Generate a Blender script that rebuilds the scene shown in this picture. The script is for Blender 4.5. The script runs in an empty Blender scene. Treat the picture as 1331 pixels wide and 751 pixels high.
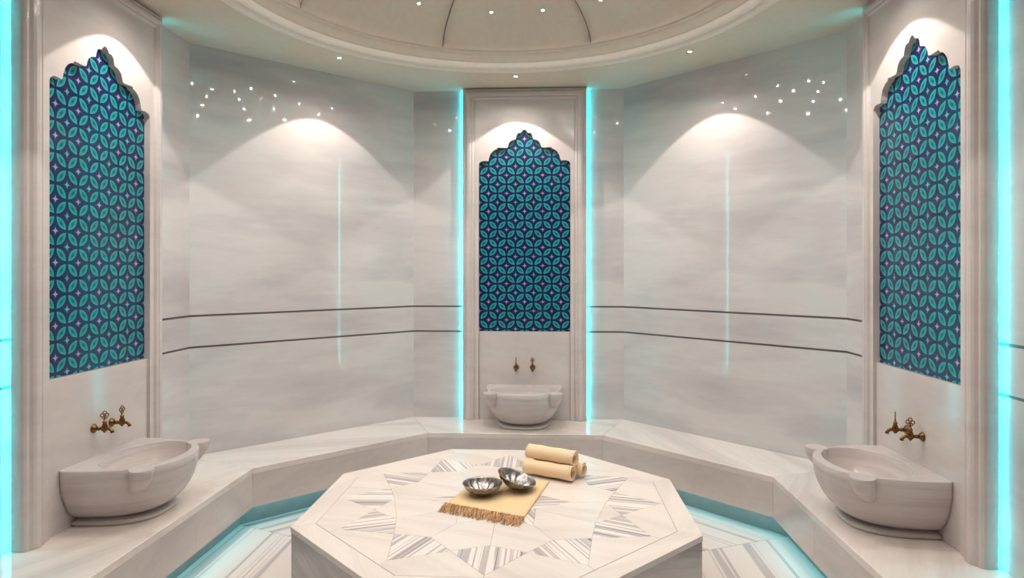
import bpy, bmesh, math, random
from mathutils import Vector, Matrix
random.seed(7)
PI = math.pi
S = bpy.context.scene
C = S.collection

# ------------------------------------------------------------------ camera, world, exposure
YAW = math.radians(3.05)
cd = bpy.data.cameras.new('camera')
cam = bpy.data.objects.new('camera', cd); C.objects.link(cam)
cam.location = (0, 0, 1.30)
cam.rotation_euler = (PI/2, 0, YAW)
cd.sensor_width = 36; cd.lens = 36*843/1331
cd.shift_y = -24.9/1331
cd.clip_start = 0.02
S.camera = cam
S.view_settings.view_transform = 'Standard'
S.view_settings.look = 'None'
S.view_settings.exposure = 0.42
S.view_settings.gamma = 1
S.view_settings.use_curve_mapping = False
w = bpy.data.worlds.new('world'); S.world = w; w.use_nodes = True
w.node_tree.nodes['Background'].inputs[0].default_value = (0.5, 0.46, 0.42, 1)
w.node_tree.nodes['Background'].inputs[1].default_value = 0.3

DOWN_W = 12.8        # ring downlights (watts each)
FILL_W = 1.6         # small lights in the dome (watts each)
LED = 48.0           # cyan strips beside the niche panels
LED_BENCH = 7.5      # cyan strips under the bench
WARM = (1.0, 0.91, 0.85)
CYAN = (0.012, 0.76, 0.92)

# ------------------------------------------------------------------ room numbers
OX, OY = -0.194, 2.665      # centre of the octagon
AP = 1.714                  # apothem of the walls
BT = 0.30                   # bench top
ZC = 2.514                  # flat ceiling
FRONT = -0.9
def octo(ap, k):            # corner k of an octagon about the centre; k = 0 is the left end of the back facet
    a = math.radians(-22.5 + 45*k); r = ap/math.cos(PI/8)
    return (OX + r*math.sin(a), OY + r*math.cos(a))
def outline(ap):            # left front, left, back left, back right, right, right front
    c = [octo(ap, k) for k in (-1, 0, 1, 2)]
    return [(OX-ap, FRONT), c[0], c[1], c[2], c[3], (OX+ap, FRONT)]

# ------------------------------------------------------------------ materials
def srgb(r, g, b):
    f = lambda v: (v/255/12.92) if v/255 <= .04045 else ((v/255+.055)/1.055)**2.4
    return (f(r), f(g), f(b), 1)
def newmat(name):
    m = bpy.data.materials.new(name); m.use_nodes = True
    nt = m.node_tree; return m, nt, nt.nodes['Principled BSDF']
def N(nt, t, **kw):
    n = nt.nodes.new(t)
    for k, v in kw.items(): setattr(n, k, v)
    return n
def math_node(nt, op, a, b=None, c=None, clamp=False):
    n = nt.nodes.new('ShaderNodeMath'); n.operation = op; n.use_clamp = clamp
    for i, v in enumerate((a, b, c)):
        if v is None: continue
        if isinstance(v, (int, float)): n.inputs[i].default_value = v
        else: nt.links.new(v, n.inputs[i])
    return n.outputs[0]
def ramp(nt, fac, stops, interp='LINEAR'):
    r = nt.nodes.new('ShaderNodeValToRGB'); r.color_ramp.interpolation = interp
    e = r.color_ramp.elements
    while len(e) < len(stops): e.new(.5)
    for i, (p, c) in enumerate(stops): e[i].position = p; e[i].color = c
    nt.links.new(fac, r.inputs[0]); return r.outputs[0]
def marble(name, base, vein, scale=(0.5, 4, 4), strength=.55, rough=.08, rot=(0, 0, 0), use_random=False, fine=.25, spec=.5):
    """off-white marble; veins run along local X (before rot)"""
    m, nt, b = newmat(name); L = nt.links.new
    tc = N(nt, 'ShaderNodeTexCoord')
    mp = N(nt, 'ShaderNodeMapping'); mp.inputs['Rotation'].default_value = rot
    L(tc.outputs['Object'], mp.inputs[0])
    vec = mp.outputs[0]
    if use_random:
        oi = N(nt, 'ShaderNodeObjectInfo')
        va = N(nt, 'ShaderNodeVectorMath', operation='SCALE'); va.inputs[0].default_value = (3.7, 5.1, 4.3)
        L(oi.outputs['Random'], va.inputs['Scale'])
        vb = N(nt, 'ShaderNodeVectorMath', operation='ADD'); L(vec, vb.inputs[0]); L(va.outputs[0], vb.inputs[1]); vec = vb.outputs[0]
    m2 = N(nt, 'ShaderNodeMapping'); m2.inputs['Scale'].default_value = scale; L(vec, m2.inputs[0])
    n1 = N(nt, 'ShaderNodeTexNoise'); n1.inputs['Scale'].default_value = 1.0; n1.inputs['Detail'].default_value = 5
    n1.inputs['Roughness'].default_value = .55; n1.inputs['Distortion'].default_value = .35
    L(m2.outputs[0], n1.inputs['Vector'])
    n2 = N(nt, 'ShaderNodeTexNoise'); n2.inputs['Scale'].default_value = 9.0; n2.inputs['Detail'].default_value = 8
    n2.inputs['Roughness'].default_value = .7; L(m2.outputs[0], n2.inputs['Vector'])
    f1 = ramp(nt, n1.outputs[0], [(.44, (0, 0, 0, 1)), (.72, (1, 1, 1, 1))])
    f2 = ramp(nt, n2.outputs[0], [(.45, (0, 0, 0, 1)), (.75, (1, 1, 1, 1))])
    s = math_node(nt, 'MULTIPLY', f1, strength)
    s2 = math_node(nt, 'MULTIPLY', f2, fine)
    s3 = math_node(nt, 'ADD', s, s2, clamp=True)
    mx = N(nt, 'ShaderNodeMix', data_type='RGBA'); mx.inputs['A'].default_value = base; mx.inputs['B'].default_value = vein
    L(s3, mx.inputs['Factor']); L(mx.outputs['Result'], b.inputs['Base Color'])
    b.inputs['Roughness'].default_value = rough
    b.inputs['Specular IOR Level'].default_value = spec
    return m
def striped(name, base, dark, freq=26, rough=.12, use_random=True, contrast=1.0, stretch=.35, LO=.47):
    """white marble with straight grey bands running along local X"""
    m, nt, b = newmat(name); L = nt.links.new
    tc = N(nt, 'ShaderNodeTexCoord'); vec = tc.outputs['Object']
    if use_random:
        oi = N(nt, 'ShaderNodeObjectInfo')
        va = N(nt, 'ShaderNodeVectorMath', operation='SCALE'); va.inputs[0].default_value = (1.7, 9.1, 2.3)
        L(oi.outputs['Random'], va.inputs['Scale'])
        vb = N(nt, 'ShaderNodeVectorMath', operation='ADD'); L(vec, vb.inputs[0]); L(va.outputs[0], vb.inputs[1]); vec = vb.outputs[0]
    mp = N(nt, 'ShaderNodeMapping'); mp.inputs['Scale'].default_value = (stretch, freq, 1); L(vec, mp.inputs[0])
    n1 = N(nt, 'ShaderNodeTexNoise'); n1.inputs['Scale'].default_value = 1; n1.inputs['Detail'].default_value = 3
    n1.inputs['Roughness'].default_value = .75; L(mp.outputs[0], n1.inputs['Vector'])
    f = ramp(nt, n1.outputs[0], [(0, (0, 0, 0, 1)), (LO, (0, 0, 0, 1)), (LO+.05, (.65, .65, .65, 1)), (LO+.11, (.4, .4, .4, 1)), (LO+.18, (1, 1, 1, 1))])
    s = math_node(nt, 'MULTIPLY', f, contrast)
    mx = N(nt, 'ShaderNodeMix', data_type='RGBA'); mx.inputs['A'].default_value = base; mx.inputs['B'].default_value = dark
    L(s, mx.inputs['Factor']); L(mx.outputs['Result'], b.inputs['Base Color'])
    b.inputs['Roughness'].default_value = rough
    return m
def plain(name, col, rough=.5, metallic=0, emit=None, estr=0):
    m, nt, b = newmat(name)
    b.inputs['Base Color'].default_value = col; b.inputs['Roughness'].default_value = rough; b.inputs['Metallic'].default_value = metallic
    if emit: b.inputs['Emission Color'].default_value = (*emit, 1); b.inputs['Emission Strength'].default_value = estr
    return m
def noisy(name, col, col2, scale, rough=.5, metallic=0, bump=.0, stretch=None):
    m, nt, b = newmat(name); L = nt.links.new
    tc = N(nt, 'ShaderNodeTexCoord')
    n = N(nt, 'ShaderNodeTexNoise'); n.inputs['Scale'].default_value = scale; n.inputs['Detail'].default_value = 4
    if stretch:
        mp = N(nt, 'ShaderNodeMapping'); mp.inputs['Scale'].default_value = stretch; mp.inputs['Rotation'].default_value = (0, 0, .15)
        L(tc.outputs['Object'], mp.inputs[0]); L(mp.outputs[0], n.inputs['Vector'])
    else: L(tc.outputs['Object'], n.inputs['Vector'])
    f = ramp(nt, n.outputs[0], [(.35, (0, 0, 0, 1)), (.65, (1, 1, 1, 1))])
    mx = N(nt, 'ShaderNodeMix', data_type='RGBA'); mx.inputs['A'].default_value = col; mx.inputs['B'].default_value = col2
    L(f, mx.inputs['Factor']); L(mx.outputs['Result'], b.inputs['Base Color'])
    b.inputs['Roughness'].default_value = rough; b.inputs['Metallic'].default_value = metallic
    if bump:
        bp = N(nt, 'ShaderNodeBump'); bp.inputs['Strength'].default_value = bump; bp.inputs['Distance'].default_value = .002
        L(n.outputs[0], bp.inputs['Height']); L(bp.outputs[0], b.inputs['Normal'])
    return m

M = {}
WB, WV = srgb(216, 208, 204), srgb(160, 151, 157)
M['wall'] = marble('wall_marble', WB, WV, scale=(.7, .7, 3.6), strength=.60, rough=.03, fine=.12)
M['niche'] = marble('niche_marble', srgb(216, 207, 202), WV, scale=(1.2, 1.2, 4), strength=.30, rough=.10, fine=.12)
M['bench'] = marble('bench_marble', srgb(232, 222, 215), srgb(184, 173, 170), scale=(.8, 7, 5), strength=.55, rough=.12, rot=(0, 0, .5), fine=.15)
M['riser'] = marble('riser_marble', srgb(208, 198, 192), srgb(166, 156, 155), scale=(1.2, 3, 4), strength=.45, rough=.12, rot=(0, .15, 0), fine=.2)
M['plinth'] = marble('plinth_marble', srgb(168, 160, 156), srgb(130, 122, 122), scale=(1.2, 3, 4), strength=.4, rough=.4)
M['basin'] = marble('basin_marble', srgb(212, 203, 198), srgb(148, 138, 140), scale=(.8, .8, 14), strength=.50, rough=.22, fine=.18)
M['table'] = marble('table_marble', srgb(233, 223, 214), srgb(198, 186, 180), scale=(1.0, 9, 4), strength=.45, rough=.27, use_random=True, fine=.15, rot=(0, 0, .35))
M['table_side'] = marble('table_side_marble', srgb(205, 195, 188), srgb(150, 142, 142), scale=(.8, 2, 9), strength=.7, rough=.15, rot=(0, .3, 0), fine=.3)
M['stripe'] = striped('striped_inlay_marble', srgb(238, 228, 220), srgb(138, 128, 134), freq=42, rough=.27)
M['floor'] = striped('striped_floor_marble', srgb(232, 222, 216), srgb(130, 118, 124), freq=13, rough=.32, stretch=.10, contrast=.85, LO=.50)
M['dark'] = plain('groove_shadow_gap', srgb(120, 110, 108), .7)
M['joint'] = plain('joint_grout', srgb(150, 138, 130), .7)
M['ceiling'] = noisy('ceiling_plaster', srgb(216, 204, 188), srgb(212, 200, 184), 30, .75)
M['mould'] = noisy('ceiling_moulding_plaster', srgb(236, 228, 216), srgb(232, 224, 212), 30, .6)
M['seam'] = plain('dome_seam', srgb(170, 162, 150), .8)
M['brass'] = noisy('aged_brass', srgb(150, 112, 62), srgb(96, 70, 40), 160, .34, 1.0, .15)
M['chrome'] = plain('light_trim_metal', srgb(225, 218, 210), .25, .9)
M['silver'] = noisy('hammered_silver', srgb(196, 190, 186), srgb(120, 116, 116), 90, .27, 1.0, .35)
M['cloth'] = noisy('cream_cloth', srgb(244, 218, 182), srgb(236, 206, 166), 420, .95, 0, .5)
M['mat'] = noisy('straw_coloured_cloth', srgb(240, 214, 170), srgb(226, 194, 146), 500, .95, 0, .6)
M['fringe'] = noisy('fringe_thread', srgb(240, 206, 158), srgb(168, 112, 64), 1, .9, 0, 0, (230, 14, 60))
M['led'] = plain('cyan_led', (0, .3, .3, 1), .5, 0, CYAN, LED)
M['led_bench'] = plain('cyan_bench_led', (0, .3, .3, 1), .5, 0, CYAN, LED_BENCH)
M['lamp'] = plain('downlight_lens', (1, 1, 1, 1), .4, 0, WARM, 25)
M['star'] = plain('dome_light_lens', (1, 1, 1, 1), .4, 0, (1, .95, .9), 40)

def tile_material():
    m, nt, b = newmat('glazed_turquoise_tile'); L = nt.links.new
    d = .0605
    uv = N(nt, 'ShaderNodeUVMap'); uv.uv_map = 'pattern'
    sp = N(nt, 'ShaderNodeSeparateXYZ'); L(uv.outputs[0], sp.inputs[0])
    mt = lambda *a, **k: math_node(nt, *a, **k)
    a = mt('DIVIDE', sp.outputs[0], 2*d); bb = mt('DIVIDE', mt('SUBTRACT', sp.outputs[1], 2.175), 2*d)
    u = mt('ADD', mt('ADD', a, bb), 50); v = mt('ADD', mt('SUBTRACT', a, bb), 50)
    P = mt('ABSOLUTE', mt('SUBTRACT', mt('FRACT', u), .5)); Q = mt('ABSOLUTE', mt('SUBTRACT', mt('FRACT', v), .5))
    def lens(A, B, hl, hw):        # leaf centred at A = .5, B = 0; > 0 inside
        t = mt('DIVIDE', mt('SUBTRACT', .5, A), hl)
        return mt('SUBTRACT', mt('MULTIPLY', mt('SUBTRACT', 1, mt('MULTIPLY', t, t)), hw), B)
    def both(hl, hw): return mt('MAXIMUM', lens(P, Q, hl, hw), lens(Q, P, hl, hw))
    stepn = lambda x, soft=.012: mt('MULTIPLY_ADD', x, 1/soft, .5, clamp=True)
    leaf = stepn(both(.40, .175)); inner = stepn(both(.29, .105)); hole = stepn(both(.13, .045))
    sp_ = mt('SUBTRACT', .5, P); sq_ = mt('SUBTRACT', .5, Q)
    mm = mt('ADD', sp_, sq_); nn = mt('ABSOLUTE', mt('SUBTRACT', sp_, sq_))
    ast = lambda R: stepn(mt('SUBTRACT', R, mt('ADD', mt('POWER', mm, .47), mt('POWER', nn, .47))), .03)
    star = ast(.60); halo = ast(.80)
    # alternate stars: every other one is turquoise, the rest lilac grey
    su = mt('FLOOR', mt('ADD', u, 0.0)); par = mt('MODULO', mt('ADD', mt('ROUND', u), mt('ROUND', v)), 2)
    col = None
    def mix(fac, A, Bc):
        n = N(nt, 'ShaderNodeMix', data_type='RGBA')
        if isinstance(A, tuple): n.inputs['A'].default_value = A
        else: L(A, n.inputs['A'])
        if isinstance(Bc, tuple): n.inputs['B'].default_value = Bc
        else: L(Bc, n.inputs['B'])
        L(fac, n.inputs['Factor']); return n.outputs['Result']
    navy, purple = srgb(18, 34, 84), srgb(58, 26, 88)
    nz = N(nt, 'ShaderNodeTexNoise'); nz.inputs['Scale'].default_value = 14; L(uv.outputs[0], nz.inputs['Vector'])
    col = mix(halo, navy, purple)
    col = mix(leaf, col, srgb(52, 162, 168)); col = mix(inner, col, srgb(8, 136, 138)); col = mix(hole, col, srgb(6, 78, 96))
    starc = mix(par, srgb(150, 170, 204), srgb(80, 190, 192))
    col = mix(star, col, starc)
    f = ramp(nt, nz.outputs[0], [(.3, (.82, .82, .82, 1)), (.7, (1, 1, 1, 1))])
    mu = N(nt, 'ShaderNodeMix', data_type='RGBA', blend_type='MULTIPLY'); mu.inputs['Factor'].default_value = 1
    L(col, mu.inputs['A']); L(f, mu.inputs['B'])
    L(mu.outputs['Result'], b.inputs['Base Color'])
    b.inputs['Roughness'].default_value = .22
    bp = N(nt, 'ShaderNodeBump'); bp.inputs['Strength'].default_value = .25; bp.inputs['Distance'].default_value = .001
    L(leaf, bp.inputs['Height']); L(bp.outputs[0], b.inputs['Normal'])
    return m
M['tile'] = tile_material()

# ------------------------------------------------------------------ helpers
def tag(o, label=None, cat=None, group=None, kind=None):
    if label: o['label'] = label
    if cat: o['category'] = cat
    if group: o['group'] = group
    if kind: o['kind'] = kind
    return o
def empty(name, loc=(0, 0, 0), rz=0):
    o = bpy.data.objects.new(name, None); C.objects.link(o); o.location = loc; o.rotation_euler = (0, 0, rz)
    o.empty_display_size = .05
    return o
def link(name, me, parent=None, loc=(0, 0, 0), rot=(0, 0, 0)):
    o = bpy.data.objects.new(name, me); C.objects.link(o); o.parent = parent; o.location = loc; o.rotation_euler = rot
    return o
def mesh(name, V, F, mat, smooth=False, recalc=True):
    me = bpy.data.meshes.new(name); me.from_pydata([tuple(v) for v in V], [], F)
    if recalc:
        bm = bmesh.new(); bm.from_mesh(me); bmesh.ops.recalc_face_normals(bm, faces=bm.faces); bm.to_mesh(me); bm.free()
    if mat: me.materials.append(mat)
    if smooth:
        for p in me.polygons: p.use_smooth = True
    return me
def part(name, V, F, mat, parent=None, smooth=False, loc=(0, 0, 0), rot=(0, 0, 0)):
    return link(name, mesh(name, V, F, mat, smooth), parent, loc, rot)
def prism(poly, z0, z1, bev=0.0):
    """closed prism over a polygon with a chamfered top edge"""
    n = len(poly); V = []; F = []
    area = sum(poly[i][0]*poly[(i+1) % n][1]-poly[(i+1) % n][0]*poly[i][1] for i in range(n))
    if area < 0: poly = poly[::-1]
    def inset(d):
        out = []
        for i in range(n):
            p0, p1, p2 = Vector(poly[i-1]), Vector(poly[i]), Vector(poly[(i+1) % n])
            d1 = (p1-p0).normalized(); d2 = (p2-p1).normalized()
            n1 = Vector((-d1.y, d1.x)); n2 = Vector((-d2.y, d2.x)); k = 1+n1.dot(n2)
            k = max(k, .3)
            out.append(p1+(n1+n2)*(d/k))
        return out
    lay = [(poly, z0), (poly, z1-bev)] + ([(inset(bev), z1)] if bev else [])
    for P, z in lay: V += [(p[0], p[1], z) for p in P]
    for l in range(len(lay)-1):
        for i in range(n):
            j = (i+1) % n; F.append((l*n+i, l*n+j, (l+1)*n+j, (l+1)*n+i))
    F.append(tuple(range(n))[::-1]); F.append(tuple((len(lay)-1)*n+i for i in range(n)))
    return V, F
def box(x0, x1, y0, y1, z0, z1): return prism([(x0, y0), (x1, y0), (x1, y1), (x0, y1)], z0, z1)
def shrink(poly, d):
    n = len(poly)
    area = sum(poly[i][0]*poly[(i+1) % n][1]-poly[(i+1) % n][0]*poly[i][1] for i in range(n))
    if area < 0: poly = poly[::-1]
    out = []
    for i in range(n):
        p0, p1, p2 = Vector(poly[i-1]), Vector(poly[i]), Vector(poly[(i+1) % n])
        d1 = (p1-p0).normalized(); d2 = (p2-p1).normalized()
        n1 = Vector((-d1.y, d1.x)); n2 = Vector((-d2.y, d2.x)); k = max(1+n1.dot(n2), .35)
        q = p1+(n1+n2)*(d/k); out.append((q.x, q.y))
    return out
def lathe(prof, seg, c=(0, 0), a0=0, a1=2*PI):
    full = abs(a1-a0-2*PI) < 1e-6; n = seg if full else seg+1; V = []; F = []; m = len(prof)
    for i in range(n):
        a = a0+(a1-a0)*i/seg
        for r, z in prof: V.append((c[0]+r*math.sin(a), c[1]+r*math.cos(a), z))
    for i in range(seg):
        j = (i+1) % n
        for k in range(m-1): F.append((i*m+k, j*m+k, j*m+k+1, i*m+k+1))
    return V, F
def tube(path, rad, seg=12, cap=True):
    """swept round tube; rad a number or list"""
    V = []; F = []; n = len(path); P = [Vector(p) for p in path]
    R = rad if isinstance(rad, (list, tuple)) else [rad]*n
    up = Vector((0, 0, 1)); t0 = (P[1]-P[0]).normalized()
    if abs(t0.dot(up)) > .9: up = Vector((1, 0, 0))
    nrm = (up-t0*up.dot(t0)).normalized()
    for i in range(n):
        t = (P[min(i+1, n-1)]-P[max(i-1, 0)])
        if t.length < 1e-9: t = t0
        t.normalize(); nrm = (nrm-t*nrm.dot(t)).normalized(); bi = t.cross(nrm)
        for k in range(seg):
            a = 2*PI*k/seg; V.append(P[i]+(nrm*math.cos(a)+bi*math.sin(a))*R[i])
    for i in range(n-1):
        for k in range(seg):
            j = (k+1) % seg; F.append((i*seg+k, i*seg+j, (i+1)*seg+j, (i+1)*seg+k))
    if cap: F.append(tuple(range(seg))[::-1]); F.append(tuple((n-1)*seg+k for k in range(seg)))
    return V, F
def join(*vf):
    V = []; F = []
    for v, f in vf:
        o = len(V); V += list(v); F += [tuple(i+o for i in q) for q in f]
    return V, F
def copy_tree(o, parent=None):
    c = o.copy(); C.objects.link(c); c.parent = parent
    for ch in list(o.children): copy_tree(ch, c)
    return c

# ------------------------------------------------------------------ floor
WALLN = ['left', 'back_left', 'back', 'back_right', 'right']
W = outline(AP)
fl = part('floor', *prism([(OX-AP, FRONT), (OX+AP, FRONT), (OX+AP, octo(AP, 2)[1]), octo(AP, 1), octo(AP, 0), (OX-AP, octo(AP, -1)[1])], -.06, -.012), M['joint'])
tag(fl, kind='structure')
# striped floor slabs: one ring segment per facet, mitred towards the corners
po = outline(1.37); pi_ = outline(.60)
for i in range(5):
    a, b = Vector(po[i]), Vector(po[i+1]); c, d = Vector(pi_[i+1]), Vector(pi_[i])
    mid = (a+b+c+d)/4; ang = math.atan2((b-a).y, (b-a).x)
    R2 = Matrix.Rotation(-ang, 2)
    loc = [tuple(R2 @ (p-mid)) for p in (a, b, c, d)]
    if i in (0, 4):       # long side slabs are cut into two
        cut = .62 if i == 0 else .38
        pa = [(loc[0][0]+(loc[1][0]-loc[0][0])*cut, loc[0][1])]; pd = [(loc[3][0]+(loc[2][0]-loc[3][0])*cut, loc[3][1])]
        x = pa[0][0]; pd = [(x, loc[3][1])]
        polys = [[loc[0], pa[0], pd[0], loc[3]], [pa[0], loc[1], loc[2], pd[0]]]
        polys = [[loc[0], loc[1], loc[2], loc[3]]]
    else: polys = [loc]
    for P in polys:
        part('floor_slab', *prism(shrink(P, .0012), -.02, 0, .0008), M['floor'], fl, loc=(mid.x, mid.y, 0), rot=(0, 0, ang))
part('floor_slab', *prism([(OX-.6, FRONT), (OX+.6, FRONT), (OX+.6, octo(.6, 2)[1]), octo(.6, 1), octo(.6, 0), (OX-.6, octo(.6, -1)[1])], -.02, -.0005), M['floor'], fl)

# ------------------------------------------------------------------ walls: three marble panels per facet with dark grooves between
G1, G2, GW = 1.052, .883, .011
ends = W
for i, nm in enumerate(WALLN):
    a, b = Vector(ends[i]), Vector(ends[i+1]); t = (b-a).normalized(); n = Vector((t.y, -t.x))   # n points into the room
    cen = Vector((OX, OY))
    if n.dot(cen-a) < 0: n = -n
    mid = (a+b)/2; L_ = (b-a).length; ang = math.atan2(-n.x, n.y)     # local +Y = into room
    root = part('wall_'+nm, *box(-L_/2-.02, L_/2+.02, -.09, -.006, -.06, ZC+.05), M['dark'], loc=(mid.x, mid.y, 0), rot=(0, 0, ang))
    tag(root, kind='structure')
    e = .0
    for z0, z1 in ((0, G2-GW/2), (G2+GW/2, G1-GW/2), (G1+GW/2, ZC+.02)):
        part('marble_panel', *box(-L_/2-.002, L_/2+.002, -.006, 0, z0, z1), M['wall'], root)
fw = part('wall_front', *box(OX-AP-.05, OX+AP+.05, FRONT-.08, FRONT-.002, -.06, ZC+.05), M['wall']); tag(fw, kind='structure')

# ------------------------------------------------------------------ ceiling with round dome
RH = 1.20
bm = bmesh.new()
oc = [bm.verts.new((x, y, ZC)) for x, y in [(OX-AP-.01, FRONT-.01), (OX-AP-.01, octo(AP, -1)[1]), (octo(AP, 0)[0], octo(AP, 0)[1]+.01), (octo(AP, 1)[0], octo(AP, 1)[1]+.01), (OX+AP+.01, octo(AP, 2)[1]), (OX+AP+.01, FRONT-.01)]]
ic = [bm.verts.new((OX+RH*math.sin(2*PI*k/128), OY+RH*math.cos(2*PI*k/128), ZC)) for k in range(128)]
ed = [bm.edges.new((oc[k], oc[(k+1) % 6])) for k in range(6)] + [bm.edges.new((ic[k], ic[(k+1) % 128])) for k in range(128)]
bmesh.ops.triangle_fill(bm, edges=ed, use_beauty=True)
g = bmesh.ops.extrude_face_region(bm, geom=bm.faces[:])
for v in [x for x in g['geom'] if isinstance(x, bmesh.types.BMVert)]: v.co.z += .03
bmesh.ops.recalc_face_normals(bm, faces=bm.faces)
me = bpy.data.meshes.new('ceiling'); bm.to_mesh(me); bm.free(); me.materials.append(M['ceiling'])
ceil = link('ceiling', me); tag(ceil, kind='structure')
prof = [(1.262, 0.004), (1.262, -.006), (1.257, -.017), (1.246, -.026), (1.228, -.030), (1.212, -.026), (1.203, -.016), (1.201, -.002), (1.196, -.002), (1.194, -.016),
        (1.186, -.023), (1.174, -.023), (1.164, -.016), (1.158, -.004), (1.156, .010)]
o = part('moulding', *lathe([(r, ZC+z) for r, z in prof], 160, (OX, OY)), M['mould'], ceil, smooth=True)
o['label'] = 'round cornice ring in paler plaster'
prof = [(1.160, .006), (1.150, .008), (1.144, .014), (1.130, .030), (1.118, .040), (1.112, .043), (1.106, .043), (1.106, .070)]
part('cornice_band', *lathe([(r, ZC+z) for r, z in prof], 160, (OX, OY)), M['ceiling'], ceil, smooth=True)
DA, DB, DZ = 1.10, .25, ZC+.058
def dome_pt(r, ang, up=0):
    return (OX+r*math.sin(ang), OY+r*math.cos(ang), DZ+up+DB*math.sqrt(max(0, 1-(r/DA)**2)))
rs = [DA*math.cos(PI/2*k/14) for k in range(15)]
V, F = lathe([(r*1.012, DZ+.014+DB*math.sqrt(max(0, 1-(r/DA)**2))) for r in rs[:-1]]+[(.001, DZ+.014+DB)], 96, (OX, OY))
o = part('dome_backing', V, F, M['seam'], ceil, smooth=True)
ROT = math.radians(1.2)
for k in range(8):
    c0 = math.radians(45*k); h = PI/8
    V = []; F = []; ns = 14
    rr = [DA*math.cos(PI/2*j/14) for j in range(14)]
    for r in rr:
        dlt = min(.003/max(r, .02), h*.8)
        for s_ in range(ns+1):
            a = c0+ROT-h+dlt+(2*h-2*dlt)*s_/ns; V.append(dome_pt(r, a))
    m_ = ns+1
    for j in range(len(rr)-1):
        for s_ in range(ns): F.append((j*m_+s_, j*m_+s_+1, (j+1)*m_+s_+1, (j+1)*m_+s_))
    nb = len(V)
    V += [(x, y, z+.012) for x, y, z in V]
    F += [tuple(nb+q for q in f[::-1]) for f in F]
    for j in range(len(rr)-1):
        for s_ in (0, ns):
            F.append((j*m_+s_, (j+1)*m_+s_, nb+(j+1)*m_+s_, nb+j*m_+s_))
    part('dome_panel', V, F, M['ceiling'], ceil, smooth=False)
for o in ceil.children:
    if o.name.startswith('dome_panel'):
        for p in o.data.polygons: p.use_smooth = abs(p.normal.z) > .15 and p.area > 0

# ------------------------------------------------------------------ ceiling lamps
def spot(parent, loc, watts, size, blend, col, rad):
    ld = bpy.data.lights.new('light_source', 'SPOT'); ld.energy = watts; ld.spot_size = size; ld.spot_blend = blend; ld.color = col; ld.shadow_soft_size = rad
    o = bpy.data.objects.new('light_source', ld); C.objects.link(o); o.parent = parent; o.location = loc
    return o
trim = mesh('trim_ring', *lathe([(.011, .0), (.012, -.003), (.017, -.003), (.019, .0)], 24), M['chrome'], True)
lens = mesh('lens', *lathe([(.0005, -.0012), (.0105, -.0012), (.0105, .001), (.0005, .001)], 24), M['lamp'])
where = {0: 'small round downlight in the ceiling above the middle niche',
         1: 'small round downlight in the ceiling above the right-hand angled wall',
         2: 'small round downlight in the ceiling above the right basin niche',
         6: 'small round downlight in the ceiling above the left basin niche',
         7: 'small round downlight in the ceiling above the left-hand angled wall'}
for k in range(8):
    a = math.radians(45*k)
    r0 = 1.40
    t = empty('ceiling_downlight', (OX+r0*math.sin(a), OY+r0*math.cos(a), ZC))
    tag(t, where.get(k, 'round recessed downlight in the ceiling over the entrance side, beyond the picture'), 'light', 'downlights around the dome')
    link('trim_ring', trim, t); link('lens', lens, t)
    spot(t, (0, 0, -.006), DOWN_W, math.radians(96), .10, WARM, .005)
    spot(t, (0, 0, -.006), DOWN_W*.13, math.radians(61), .10, WARM, .005)
    spot(t, (0, 0, -.006), DOWN_W*.30, math.radians(140), 1.0, WARM, .005)
rings = [(.89, [-97.6, -74, -49, -33, -7, 11.3, 32.4, 51, 79.5, 101.4, 129.7, 148, 171, -165, -142, -118]),
         (.67, [-96.5, -71.7, -44.4, -20, 4, 25, 47.5, 76.8, 100.5, 130.4, 145, 172.6, -160, -135.5, -115]),
         (.45, [-94, -66, -37, -8, 22, 47, 72.4, 98.2, 132, 171, -159.5, -126]),
         (.24, [0, 45, 90.9, 134, 180, -135, -87, -53])]
star = mesh('lens', *lathe([(.0005, -.006), (.0075, -.006), (.0075, .004)], 12), M['star'])
strim = mesh('trim_ring', *lathe([(.0076, .002), (.0080, -.0065), (.0105, -.005), (.0110, .004)], 16), M['chrome'], True)
vis = {(0, 3): 'tiny bright dome light left of the middle, at the top edge of the picture',
       (0, 4): 'tiny bright dome light just left of the dome light nearest the right seam',
       (0, 5): 'tiny bright dome light nearest the right-hand dome seam'}
for i, (r, angs) in enumerate(rings):
    for j, a in enumerate(angs):
        a = math.radians(a); p = dome_pt(r, a, -.001)
        t = empty('dome_light', p)
        sl = -DB*(r/DA**2)/math.sqrt(1-(r/DA)**2)    # dz/dr
        tilt = math.atan(sl)
        t.rotation_euler = (-tilt*math.cos(a)*-1, -tilt*math.sin(a), 0)
        tag(t, vis.get((i, j), 'tiny dome light above the picture, seen only as a mirrored dot'), 'light', 'star lights in the dome')
        link('lens', star, t); link('trim_ring', strim, t)
        spot(t, (0, 0, -.012), FILL_W, math.radians(170), 1.0, (1, .94, .89), .004)

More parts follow.
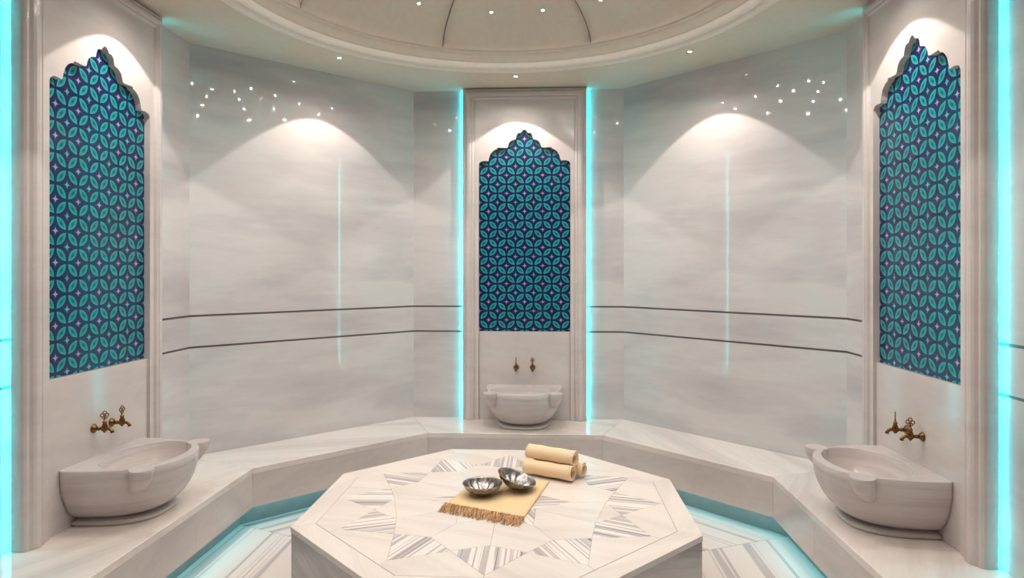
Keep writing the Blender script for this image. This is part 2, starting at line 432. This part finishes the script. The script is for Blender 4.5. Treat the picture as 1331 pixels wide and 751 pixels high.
# ------------------------------------------------------------------ bench
bench = empty('marble_bench', (OX, OY, 0))
tag(bench, 'long pale marble bench running round all the walls, overhanging a cyan-lit recess', 'bench')
B0, BI, PL = AP-.0005, 1.288, 1.368
bo, bi = outline(B0), outline(BI)
def loc2(p): return (p[0]-OX, p[1]-OY)
for i in range(5):
    poly = [bo[i], bo[i+1], bi[i+1], bi[i]]
    a, b = Vector(bo[i]), Vector(bo[i+1]); mid = (a+b)/2; ang = math.atan2((b-a).y, (b-a).x); R2 = Matrix.Rotation(-ang, 2)
    P = [tuple(R2 @ (Vector(p)-mid)) for p in poly]
    part('seat_slab', *prism(shrink(P, .0006), BT-.03, BT, .0025), M['bench'], bench, loc=(mid.x-OX, mid.y-OY, 0), rot=(0, 0, ang))
    # riser slabs
    a, b = Vector(bi[i]), Vector(bi[i+1]); t = (b-a).normalized(); L_ = (b-a).length; mid = (a+b)/2; ang = math.atan2(t.y, t.x)
    cuts = [-L_/2, L_/2]
    if i == 0: cuts = [-L_/2, L_/2-.53, L_/2]
    if i == 4: cuts = [-L_/2, -L_/2+.48, L_/2]
    for x0, x1 in zip(cuts, cuts[1:]):
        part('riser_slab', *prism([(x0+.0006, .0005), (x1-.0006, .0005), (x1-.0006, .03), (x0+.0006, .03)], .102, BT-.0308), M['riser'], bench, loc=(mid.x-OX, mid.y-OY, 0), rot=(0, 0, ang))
pl, pb = outline(PL), outline(AP-.05)
for i in range(5):
    poly = [loc2(p) for p in (pl[i], pl[i+1], pb[i+1], pb[i])]
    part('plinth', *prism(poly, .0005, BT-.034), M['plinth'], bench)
    q0, q1 = outline(BI+.0325), outline(BI+.0415)
    poly = [loc2(p) for p in (q0[i], q0[i+1], q1[i+1], q1[i])]
    o = part('led_strip', *prism(poly, .1028, .107), M['led_bench'], bench); o['label'] = 'glowing cyan light strip under the bench overhang'
# underside of the seat overhang
r0_, r1_ = outline(BI+.042), outline(PL+.002)
for i in range(5):
    poly = [loc2(p) for p in (r0_[i], r0_[i+1], r1_[i+1], r1_[i])]
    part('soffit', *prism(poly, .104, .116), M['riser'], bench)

# ------------------------------------------------------------------ niche panels
HW = .415; IN = .112
fprof = [(.0035, .016), (.0035, .0136), (.0, .0136), (.0, .050), (.003, .060), (.009, .067), (.015, .069), (.018, .066), (.021, .069), (.027, .077), (.036, .083), (.047, .085), (.056, .084),
         (.060, .079), (.062, .079), (.066, .082), (.072, .081), (.077, .075), (.079, .070), (.082, .0705), (.084, .069), (.0845, .016)]
archc = [(65, 545), (68, 520), (78, 500), (95, 487), (125, 480), (160, 480), (188, 484), (196, 460), (203, 430), (216, 395), (237, 365), (262, 344), (290, 332), (302, 328), (306, 315),
         (322, 309), (360, 312), (400, 314), (430, 312), (442, 302), (450, 272), (463, 243), (485, 222), (512, 210), (538, 207), (546, 196), (551, 168), (560, 143), (574, 128),
         (592, 122), (610, 124), (620, 108), (632, 93), (645, 84), (655, 82)]
K = 4.31/843
arch = [((x-655)/9.86*K, 1.30+(350.6-(160+y/9.86))*K) for x, y in archc]
arch = arch[:-1]+[(0, arch[-1][1])]+[(-x, z) for x, z in arch[:-1][::-1]]
arch[0] = (-.305, arch[0][1]); arch[-1] = (.305, arch[-1][1])
ZT = ZC-.001
SPL = .889
def niche(loc, rz, label):
    root = empty('niche_panel', (loc[0], loc[1], BT), rz)
    tag(root, label, 'wall panel', 'framed niche panels with turquoise tiles')
    zb = 0.001; zt = ZT-BT
    V = []; F = []
    for s_, t_ in fprof:
        V += [(-HW+s_, t_, zb), (-HW+s_, t_, zt-s_), (HW-s_, t_, zt-s_), (HW-s_, t_, zb)]
    n = len(fprof)
    for k in range(n):
        k2 = (k+1) % n
        for c in range(3): F.append((k*4+c, k*4+c+1, k2*4+c+1, k2*4+c))
    F.append(tuple(k*4 for k in range(n))); F.append(tuple(k*4+3 for k in range(n)))
    me = mesh('frame', V, F, M['niche']); part_ = link('frame', me, root)
    for p in me.polygons: p.use_smooth = False
    # core slab behind everything
    part('backing_slab', *box(-HW+.050, HW-.050, .002, .030, .001, zt-.03), M['niche'], root)
    # arch plate: outline with the cusped opening cut out
    bm = bmesh.new()
    xo = HW-.0848; top = zt-.0848; b0 = .001
    hole = [(x, z-BT) for x, z in arch]
    outer = [(-.305, b0), (-xo, b0), (-xo, top), (xo, top), (xo, b0), (.305, b0)]
    poly = outer+hole[::-1]
    vs = [bm.verts.new((x, .070, z)) for x, z in poly]
    es = [bm.edges.new((vs[k], vs[(k+1) % len(vs)])) for k in range(len(vs))]
    bmesh.ops.triangle_fill(bm, edges=es, use_beauty=True)
    g = bmesh.ops.extrude_face_region(bm, geom=bm.faces[:])
    for v in [x for x in g['geom'] if isinstance(x, bmesh.types.BMVert)]: v.co.y = .0305
    bmesh.ops.recalc_face_normals(bm, faces=bm.faces)
    me = bpy.data.meshes.new('arch_plate'); bm.to_mesh(me); bm.free(); me.materials.append(M['niche'])
    o = link('arch_plate', me, root); o['label'] = 'marble plate cut with a cusped pointed arch'
    part('splash_panel', *box(-.3035, .3035, .0305, .058, .001, SPL-BT), M['niche'], root)
    # tiles
    T = .242; zs = [SPL+.0004]+[2.175-3*.0605-T*k for k in (4, 3, 2, 1, 0)]+[2.262]
    xs = [-.3045, -T/2, T/2, .3045]
    for a in range(6):
        for b in range(3):
            g_ = .0005
            V, F = prism([(xs[b]+g_, zs[a]+g_), (xs[b+1]-g_, zs[a]+g_), (xs[b+1]-g_, zs[a+1]-g_), (xs[b]+g_, zs[a+1]-g_)], .031, .043, .0006)
            V2 = [(x, t_, z-BT) for x, z, t_ in V]
            me = mesh('tile', V2, F, M['tile'])
            uvl = me.uv_layers.new(name='pattern')
            for lp in me.loops:
                co = me.vertices[lp.vertex_index].co; uvl.data[lp.index].uv = (co.x, co.z+BT)
            link('tile', me, root)
    for sgn in (-1, 1):
        x0, x1 = sorted((sgn*(HW-.005), sgn*(HW-.020)))
        o = part('led_strip', *box(x0, x1, .0130, .0155, .003, zt-.004), M['led'], root); o['label'] = 'cyan light strip hidden behind the panel edge'
    return root
NCH = [((-.147, OY+AP), PI, 'middle framed marble panel with arched turquoise tiles, facing the room from the back wall', 'middle'),
       ((OX-AP, 2.612), -PI/2, 'left framed marble panel with arched turquoise tiles', 'left'),
       ((OX+AP, 2.660), PI/2, 'right framed marble panel with arched turquoise tiles', 'right')]
for l, rz, lab, nm in NCH: niche(l, rz, lab)

# ------------------------------------------------------------------ basins
def basin_proto():
    root = empty('stone_basin', (0, 0, 0))
    NS = 144; cx0 = .170
    def dshape(w_, d_, n=2.5):
        """points of a D outline (flat side at depth 0) hit by rays from (0, cx0)"""
        out = []
        for k in range(NS):
            a = 2*PI*k/NS; dx, dy = math.sin(a), math.cos(a)    # a=0 : away from the wall
            lo, hi = 0, 1.0
            def inside(t):
                x, y = dx*t, cx_+dy*t
                if y < 0: return False
                return (abs(x)/w_)**n+(y/d_)**n < 1
            cx_ = min(cx0, d_*.5)
            for _ in range(26):
                m = (lo+hi)/2
                if inside(m): lo = m
                else: hi = m
            out.append((dx*lo, cx_+dy*lo))
        return out
    H = .236
    # outer profile: (height, half width, depth)
    rows = [(.024, .150, .240), (.030, .165, .262), (.045, .187, .292), (.07, .207, .319), (.10, .224, .340), (.135, .237, .357), (.17, .245, .367), (.205, .249, .372), (H-.003, .250, .3735), (H, .247, .370)]
    V = []; F = []
    for z, a, d in rows: V += [(x, y, z) for x, y in dshape(a, d)]
    # opening
    ea, eb, ec = .212, .150, .190
    inn = [(H, 1.0), (H-.004, .985), (H-.03, .95), (H-.07, .87), (H-.11, .72), (H-.14, .52), (H-.155, .30), (H-.16, .10)]
    for z, k_ in inn: V += [(ea*k_*math.sin(2*PI*k/NS), ec+eb*k_*math.cos(2*PI*k/NS), z) for k in range(NS)]
    R = len(rows)+len(inn)
    for r in range(R-1):
        for k in range(NS):
            j = (k+1) % NS; F.append((r*NS+k, r*NS+j, (r+1)*NS+j, (r+1)*NS+k))
    F.append(tuple(range(NS))[::-1]); F.append(tuple((R-1)*NS+k for k in range(NS)))
    me = mesh('bowl', V, F, M['basin'])
    for p in me.polygons:
        zs = [me.vertices[i].co.z for i in p.vertices]; ys = [me.vertices[i].co.y for i in p.vertices]
        p.use_smooth = not (min(zs) > H-.0005 or max(ys) < .004)
    o = link('bowl', me, root)
    V = []; F = []
    frow = [(.0005, .178, .280), (.010, .183, .286), (.016, .180, .283), (.020, .165, .262), (.026, .150, .240)]
    for z, a, d in frow: V += [(x, y, z) for x, y in dshape(a, d, 2.8)]
    for r in range(len(frow)-1):
        for k in range(NS):
            j = (k+1) % NS; F.append((r*NS+k, r*NS+j, (r+1)*NS+j, (r+1)*NS+k))
    F.append(tuple(range(NS))[::-1]); F.append(tuple((len(frow)-1)*NS+k for k in range(NS)))
    part('foot', V, F, M['basin'], root, smooth=True)
    for sgn in (-1, 1):
        V = []; F = []; ns = 32
        lr = [(H+.0004, .044, .290, .196), (H-.004, .045, .290, .196), (H-.03, .043, .287, .194), (H-.055, .038, .280, .190), (H-.08, .030, .268, .182), (H-.095, .020, .258, .175), (H-.102, .006, .252, .170)]
        dirx, diry = sgn*.66, .75
        for z, r, cy, cxx in lr:
            for k in range(ns):
                a = 2*PI*k/ns; u_, v_ = math.cos(a)*r*1.05, math.sin(a)*r
                V.append((sgn*cxx+dirx*(u_+.012)-diry*sgn*v_*1.0, cy+diry*(u_+.012)+abs(dirx)*v_, z))
        for r in range(len(lr)-1):
            for k in range(ns):
                j = (k+1) % ns; F.append((r*ns+k, r*ns+j, (r+1)*ns+j, (r+1)*ns+k))
        F.append(tuple(range(ns))); F.append(tuple((len(lr)-1)*ns+k for k in range(ns)))
        me = mesh('lug', V, F, M['basin'], True)
        me.polygons[-2].use_smooth = False
        for p in me.polygons:
            if min(me.vertices[i].co.z for i in p.vertices) > H-.005: p.use_smooth = False
        link('lug', me, root)
    return root
bas = basin_proto()
blab = {'middle': 'white marble wash basin in front of the middle niche, seen straight on',
        'left': 'large white marble wash basin with two lugs on the left side of the bench',
        'right': 'large white marble wash basin with two lugs on the right side of the bench'}
def niche_world(loc, rz, lx, ly):
    return (loc[0]+math.cos(rz)*lx-math.sin(rz)*ly, loc[1]+math.sin(rz)*lx+math.cos(rz)*ly)
for i, (l, rz, lab, nm) in enumerate(NCH):
    o = bas if i == 0 else copy_tree(bas)
    p = niche_world(l, rz, 0, .0585); o.location = (p[0], p[1], BT+.0002); o.rotation_euler = (0, 0, rz)
    tag(o, blab[nm], 'basin', 'marble basins under the niches')

# ------------------------------------------------------------------ taps
def tap_proto():
    root = empty('brass_tap', (0, 0, 0))
    def ax(prof):      # lathe about +Y (out of the wall)
        V, F = lathe(prof, 24); return [(x, z, y) for x, y, z in V], F
    part('wall_flange', *ax([(.0005, 0), (.018, 0), (.0185, .003), (.016, .006), (.011, .010), (.008, .016), (.0005, .016)]), M['brass'], root, smooth=True)
    nk = ax([(.0065, .014), (.0065, .020), (.0085, .022), (.0085, .025), (.006, .027), (.006, .034), (.009, .036), (.009, .039), (.006, .041), (.006, .052), (.0005, .052)])
    part('neck', *nk, M['brass'], root, smooth=True)
    V, F = lathe([(.0005, -.017), (.004, -.015), (.007, -.011), (.0115, -.004), (.0125, .004), (.011, .012), (.008, .019), (.0065, .024), (.0085, .026), (.0085, .029), (.005, .031), (.004, .040), (.0005, .040)], 24, (0, 0))
    part('valve_body', [(x, y+.047, z) for x, y, z in V], F, M['brass'], root, smooth=True)
    pts = [(0, .050, .000), (0, .058, .001), (0, .066, .000), (0, .073, -.003), (0, .0785, -.009), (0, .080, -.016)]
    part('spout', *tube(pts, [.007, .0065, .006, .006, .0065, .0078], 16), M['brass'], root, smooth=True)
    lobes = []
    def ring(cx, cz, r, t=.0021, n=18): return tube([(cx+r*math.cos(2*PI*k/n), 0, cz+r*math.sin(2*PI*k/n)) for k in range(n+1)], t, 8, False)
    parts_ = [ring(-.0085, .010, .0062), ring(.0085, .010, .0062), ring(0, .020, .0062), ring(-.0045, .0005, .004, .0018), ring(.0045, .0005, .004, .0018),
              tube([(0, 0, -.008), (0, 0, .014)], .0024, 8)]
    V, F = join(*parts_)
    key = part('key_handle', V, F, M['brass'], root, smooth=True, loc=(0, .047, .046))
    return root
tp = tap_proto()
TAPS = [(0, 1, 90, 'small brass tap with edge-on key, left of the pair over the middle basin'),
        (0, -1, 20, 'small brass tap with a broad key, right of the pair over the middle basin'),
        (1, 1, -48, 'brass tap with open trefoil key over the left basin, nearer the left frame edge'),
        (1, -1, -8, 'brass tap with narrow upright key over the left basin, nearer the middle of the room'),
        (2, 1, -28, 'brass tap with slim edge-on key over the right basin, nearer the far frame side'),
        (2, -1, 56, 'brass tap with open trefoil key over the right basin, nearer the right frame edge')]
for i, (ni, sd, rot, lab) in enumerate(TAPS):
    o = tp if i == 0 else copy_tree(tp)
    l, rz, _, nm = NCH[ni]
    p = niche_world(l, rz, sd*.0545, .0582); o.location = (p[0], p[1], .651); o.rotation_euler = (0, 0, rz)
    tag(o, lab, 'tap', 'brass taps above the basins')
    for ch in o.children:
        if ch.name.startswith('key_handle'): ch.rotation_euler = (0, 0, math.radians(rot))

# ------------------------------------------------------------------ octagonal table
TT = .35
tab = empty('octagonal_table', (OX, OY, 0))
tag(tab, 'large octagonal white marble heating stone with striped star inlay in the middle', 'table')
def oc_(ap): return [(ap/math.cos(PI/8)*math.sin(math.radians(-22.5+45*k)), ap/math.cos(PI/8)*math.cos(math.radians(-22.5+45*k))) for k in range(8)]
o8, i8 = oc_(.753), oc_(.670)
part('core', *prism(oc_(.735), .0, TT-.022), M['joint'], tab)
part('joint_bed', *prism(oc_(.745), TT-.024, TT-.002), M['joint'], tab)
for k in range(8):
    a, b = Vector(o8[k]), Vector(o8[(k+1) % 8]); c, d = Vector(i8[(k+1) % 8]), Vector(i8[k])
    mid = (a+b+c+d)/4; ang = math.atan2((b-a).y, (b-a).x); R2 = Matrix.Rotation(-ang, 2)
    P = [tuple(R2 @ (p-mid)) for p in (a, b, c, d)]
    part('border_slab', *prism(shrink(P, .0005), TT-.02, TT, .0012), M['table'], tab, loc=(mid.x, mid.y, 0), rot=(0, 0, ang))
    a, b = Vector(oc_(.750)[k]), Vector(oc_(.750)[(k+1) % 8]); mid = (a+b)/2; L_ = (b-a).length
    part('side_slab', *box(-L_/2+.0005, L_/2-.0005, -.014, 0, .0, TT-.0205), M['table_side'], tab, loc=(mid.x, mid.y, 0), rot=(0, 0, ang+0*PI))
pol = lambda r, dg: (r*math.sin(math.radians(dg)), r*math.cos(math.radians(dg)))
def inlay(name, P, mat, ang=0, g_=.0005, top=TT):
    mid = sum((Vector(p) for p in P), Vector((0, 0)))/len(P); R2 = Matrix.Rotation(-ang, 2)
    Q = shrink([tuple(R2 @ (Vector(p)-mid)) for p in P], g_)
    return part(name, *prism(Q, TT-.015, top-.0002, .0004), mat, tab, loc=(mid.x, mid.y, 0), rot=(0, 0, ang))
def on_oct(ap, dg):
    a = (dg+22.5) % 45-22.5; r = ap/math.cos(math.radians(a)); return pol(r, dg)
RT, RV, RI = .655, .502, .436
HT, HV = .290, .175
jit = [0, 8, -6, -12, 5, -4, 0, 6, -9, 3, 10, -5]
for k in range(12):
    ph = 30*k
    an = math.radians(90-ph)+math.radians(jit[k])
    o = inlay('striped_kite', [pol(RT, ph), pol(RV, ph+15), pol(RI, ph), pol(RV, ph-15)], M['stripe'], an)
    # outer white pieces between two tips
    P = [pol(RT, ph), on_oct(.669, ph)]
    for v in (22.5, 67.5, 112.5, 157.5, 202.5, 247.5, 292.5, 337.5):
        if ph < v < ph+30: P.append(on_oct(.669, v))
    P += [on_oct(.669, ph+30), pol(RT, ph+30), pol(RV, ph+15)]
    inlay('field_slab', P, M['table'], math.radians(random.choice((0, 15, -20))))
    # inner white ring pieces
    inner = [pol(HT, ph), pol(HV, ph+30)] if k % 2 else [pol(HV, ph), pol(HT, ph+30)]
    if k in (3, 8):
        inlay('field_slab', [pol(RI, ph), pol(RV, ph+15), pol(RI, ph+30)], M['table'], .4)
        inlay('field_slab', [inner[0], pol(RI, ph), pol(RI, ph+30), inner[1]], M['table'], .1)
    else:
        inlay('field_slab', [inner[0], pol(RI, ph), pol(RV, ph+15), pol(RI, ph+30), inner[1]], M['table'], math.radians(random.choice((0, 20, -15))))
# inner six-pointed star: striped rhombs round a plain hexagon
for k in range(6):
    ph = 30+60*k
    inlay('striped_kite', [pol(HT, ph), pol(HV, ph+30), pol(.115, ph), pol(HV, ph-30)], M['table'] if k == 3 else M['stripe'], math.radians(90-ph)+math.radians(jit[k]))
inlay('field_slab', [q for k in range(6) for q in (pol(.115, 30+60*k), pol(HV, 60+60*k))], M['table'])

# ------------------------------------------------------------------ cloth mat with fringe
MZ = TT
c_bl, c_br, c_fr, c_fl = [Vector(p) for p in ((-.304, 2.974), (.012, 2.900), (-.087, 2.470), (-.402, 2.603))]
mat = empty('fringed_cloth', (0, 0, MZ))
mo = (c_bl+c_br+c_fr+c_fl)/4; mat.location = (mo.x, mo.y, MZ)
tag(mat, 'folded straw-coloured cotton cloth with a fringed front edge lying on the table', 'cloth')
def bil(u, v):
    p = (c_fl*(1-u)+c_fr*u)*(1-v)+(c_bl*(1-u)+c_br*u)*v; return p-mo
V = []; F = []; NU, NV = 26, 30; TH = .0085
for lay in range(2):
    for j in range(NV+1):
        for i in range(NU+1):
            u, v = i/NU, j/NV; p = bil(u, v)
            e = min(u, 1-u, v, 1-v); rnd = min(1, e/.02)
            z = .0006 if lay == 0 else .0006+TH*(.62+.38*rnd**.5)+.0009*math.sin(9*u+3*v)*math.sin(7*v+1)
            V.append((p.x, p.y, z))
nn_ = (NU+1)*(NV+1)
for j in range(NV):
    for i in range(NU):
        a = j*(NU+1)+i; q = (a, a+1, a+NU+2, a+NU+1)
        F.append(q[::-1]); F.append(tuple(x+nn_ for x in q))
bd = [i for i in range(NU+1)]+[j*(NU+1)+NU for j in range(1, NV+1)]+[NV*(NU+1)+i for i in range(NU-1, -1, -1)]+[j*(NU+1) for j in range(NV-1, 0, -1)]
for k in range(len(bd)):
    a, b = bd[k], bd[(k+1) % len(bd)]; F.append((a, b, b+nn_, a+nn_))
part('folded_cloth', V, F, M['mat'], mat, smooth=True)
# fold line layer: upper leaf slightly smaller
V, F = [], []
fr = []
ex = (c_fr-c_fl).normalized(); out = ((c_fl-c_bl)+(c_fr-c_br)).normalized()
for k in range(380):
    u = random.uniform(-.005, 1.005); p0 = (c_fl*(1-u)+c_fr*u)-mo
    L0 = random.uniform(.058, .092); sw = random.uniform(-.016, .006)+.002*math.sin(u*40); cur = random.uniform(-.006, .006)
    z0 = random.uniform(.003, .009); lift = random.uniform(.003, .012)
    pts = []; R_ = []
    for s_ in range(6):
        t_ = s_/5; q = p0+out*(L0*t_-.003)+ex*(sw*t_+cur*math.sin(t_*5))
        z = max(.0014, z0+lift*math.sin(PI*t_*1.0)-(z0)*t_**1.5)
        pts.append((q.x, q.y, z)); R_.append(.00135*(1-.45*t_))
    fr.append(tube(pts, R_, 5))
V, F = join(*fr)
o = part('fringe', V, F, M['fringe'], mat, smooth=True); o['kind'] = 'stuff'; o['label'] = 'twisted golden brown fringe threads'

# ------------------------------------------------------------------ rolled towels
def towel(L_, r, seedv, turns=1.18):
    rnd = random.Random(seedv); NSg = 74; NL = 14; th = .0046
    V = []; F = []
    def spiral(tt): return r-.0095*turns*tt*1.0
    prof = []
    for k in range(NSg+1):
        tt = k/NSg; a = 2*PI*turns*tt; prof.append((a, r-th/2-.0072*turns*tt-.010*max(0, tt-.86)*6))
    for i in range(NL+1):
        x = -L_/2+L_*i/NL; e = abs(2*i/NL-1)
        wob = .0012*math.sin(5*i/NL*PI+seedv)
        for side in (1, -1):
            for a, rr in prof:
                q = rr+side*th/2+wob+.0015*e**4*rnd.uniform(.6, 1)
                # sag: slightly wider than tall
                A = a+.8+.08*math.sin(i/NL*3+seedv)
                y = q*math.cos(A)*1.05; z = q*math.sin(A)*.96
                V.append((x+.002*math.sin(A*2+seedv)*(1 if i in (0, NL) else 0), y, z))
    m2 = 2*(NSg+1)
    for i in range(NL):
        for k in range(NSg):
            a = i*m2+k; F.append((a, a+1, a+m2+1, a+m2))
            b = i*m2+NSg+1+k; F.append((b, b+m2, b+m2+1, b+1))
        for k in (0, NSg):
            a = i*m2+k; b = a+NSg+1; F.append((a, a+m2, b+m2, b))
    for i in (0, NL):
        for k in range(NSg):
            a = i*m2+k; b = a+NSg+1; F.append((a, b, b+1, a+1))
    return V, F
TR = .0355
tl, tr_ = Vector((-.104, 3.025)), Vector((.126, 2.908))
tdir = (tr_-tl).normalized(); tper = Vector((-tdir.y, tdir.x)); tang = math.atan2(tdir.y, tdir.x); tmid = (tl+tr_)/2
zz = TT+TR+.0016
for k, (off, zo, sh, lab, ln) in enumerate([(0, zz, 0, 'rolled cream towel at the front of the bottom row of the stack', .245),
        (2*TR+.004, zz, .018, 'rolled cream towel behind the front one, only its flared end showing', .245),
        (TR+.001, zz+TR*1.68, -.004, 'rolled cream towel lying on top of the two lower rolls', .245)]):
    p = tmid+tper*off+tdir*sh
    o = part('towel_roll', *towel(ln, TR, k*1.7+.3), M['cloth'], None, smooth=True, loc=(p.x, p.y, zo), rot=(0, (.0, 0, 0.0)[k], tang+(0, .03, -.02)[k]))
    tag(o, lab, 'towel', 'rolled towels on the table')

# ------------------------------------------------------------------ metal bowls
def bowl_proto():
    root = empty('metal_bowl', (0, 0, 0)); NSg = 96
    def shell(prof, lob):
        V = []; F = []; m = len(prof)
        for k in range(NSg):
            a = 2*PI*k/NSg
            for r, z, l in prof:
                q = r+l*lob*abs(math.sin(a*6)); V.append((q*math.cos(a), q*math.sin(a), z+l*.0015*math.cos(12*a)))
        for k in range(NSg):
            j = (k+1) % NSg
            for i in range(m-1): F.append((k*m+i, j*m+i, j*m+i+1, k*m+i+1))
        return V, F
    outer = [(.001, .003, 0), (.022, .003, 0), (.026, 0, 0), (.030, 0, 0), (.033, .003, 0), (.050, .010, .3), (.064, .020, .6), (.074, .030, .4), (.080, .040, 0), (.0835, .043, 0), (.0835, .0445, 0), (.0795, .0445, 0),
             (.0765, .041, 0), (.071, .031, .6), (.061, .021, 1), (.048, .012, 1), (.032, .0065, .4), (.024, .0060, 0), (.020, .009, 0), (.012, .0125, 0), (.001, .0135, 0)]
    o = part('bowl_shell', *shell(outer, .0035), M['silver'], root, smooth=True)
    return root
bw = bowl_proto(); MT = TT+.0006+TH+.0012
bw.scale = (1, 1, 1.1); bw.location = (-.268, 2.705, MT)
tag(bw, 'round hammered silver bowl lying flat on the cloth, left of the tilted one', 'bowl', 'silver bowls on the cloth')
b2 = copy_tree(bw); b2.scale = (1.03, 1.03, 1.06); b2.rotation_euler = (math.radians(3), math.radians(18), math.radians(6))
rm = b2.rotation_euler.to_matrix(); low = min((rm @ v.co).z for v in b2.children[0].data.vertices)
b2.location = (-.1405, 2.775, MT-low+.0005)
tag(b2, 'silver bowl tilted with its rim resting on the flat bowl', 'bowl', 'silver bowls on the cloth')
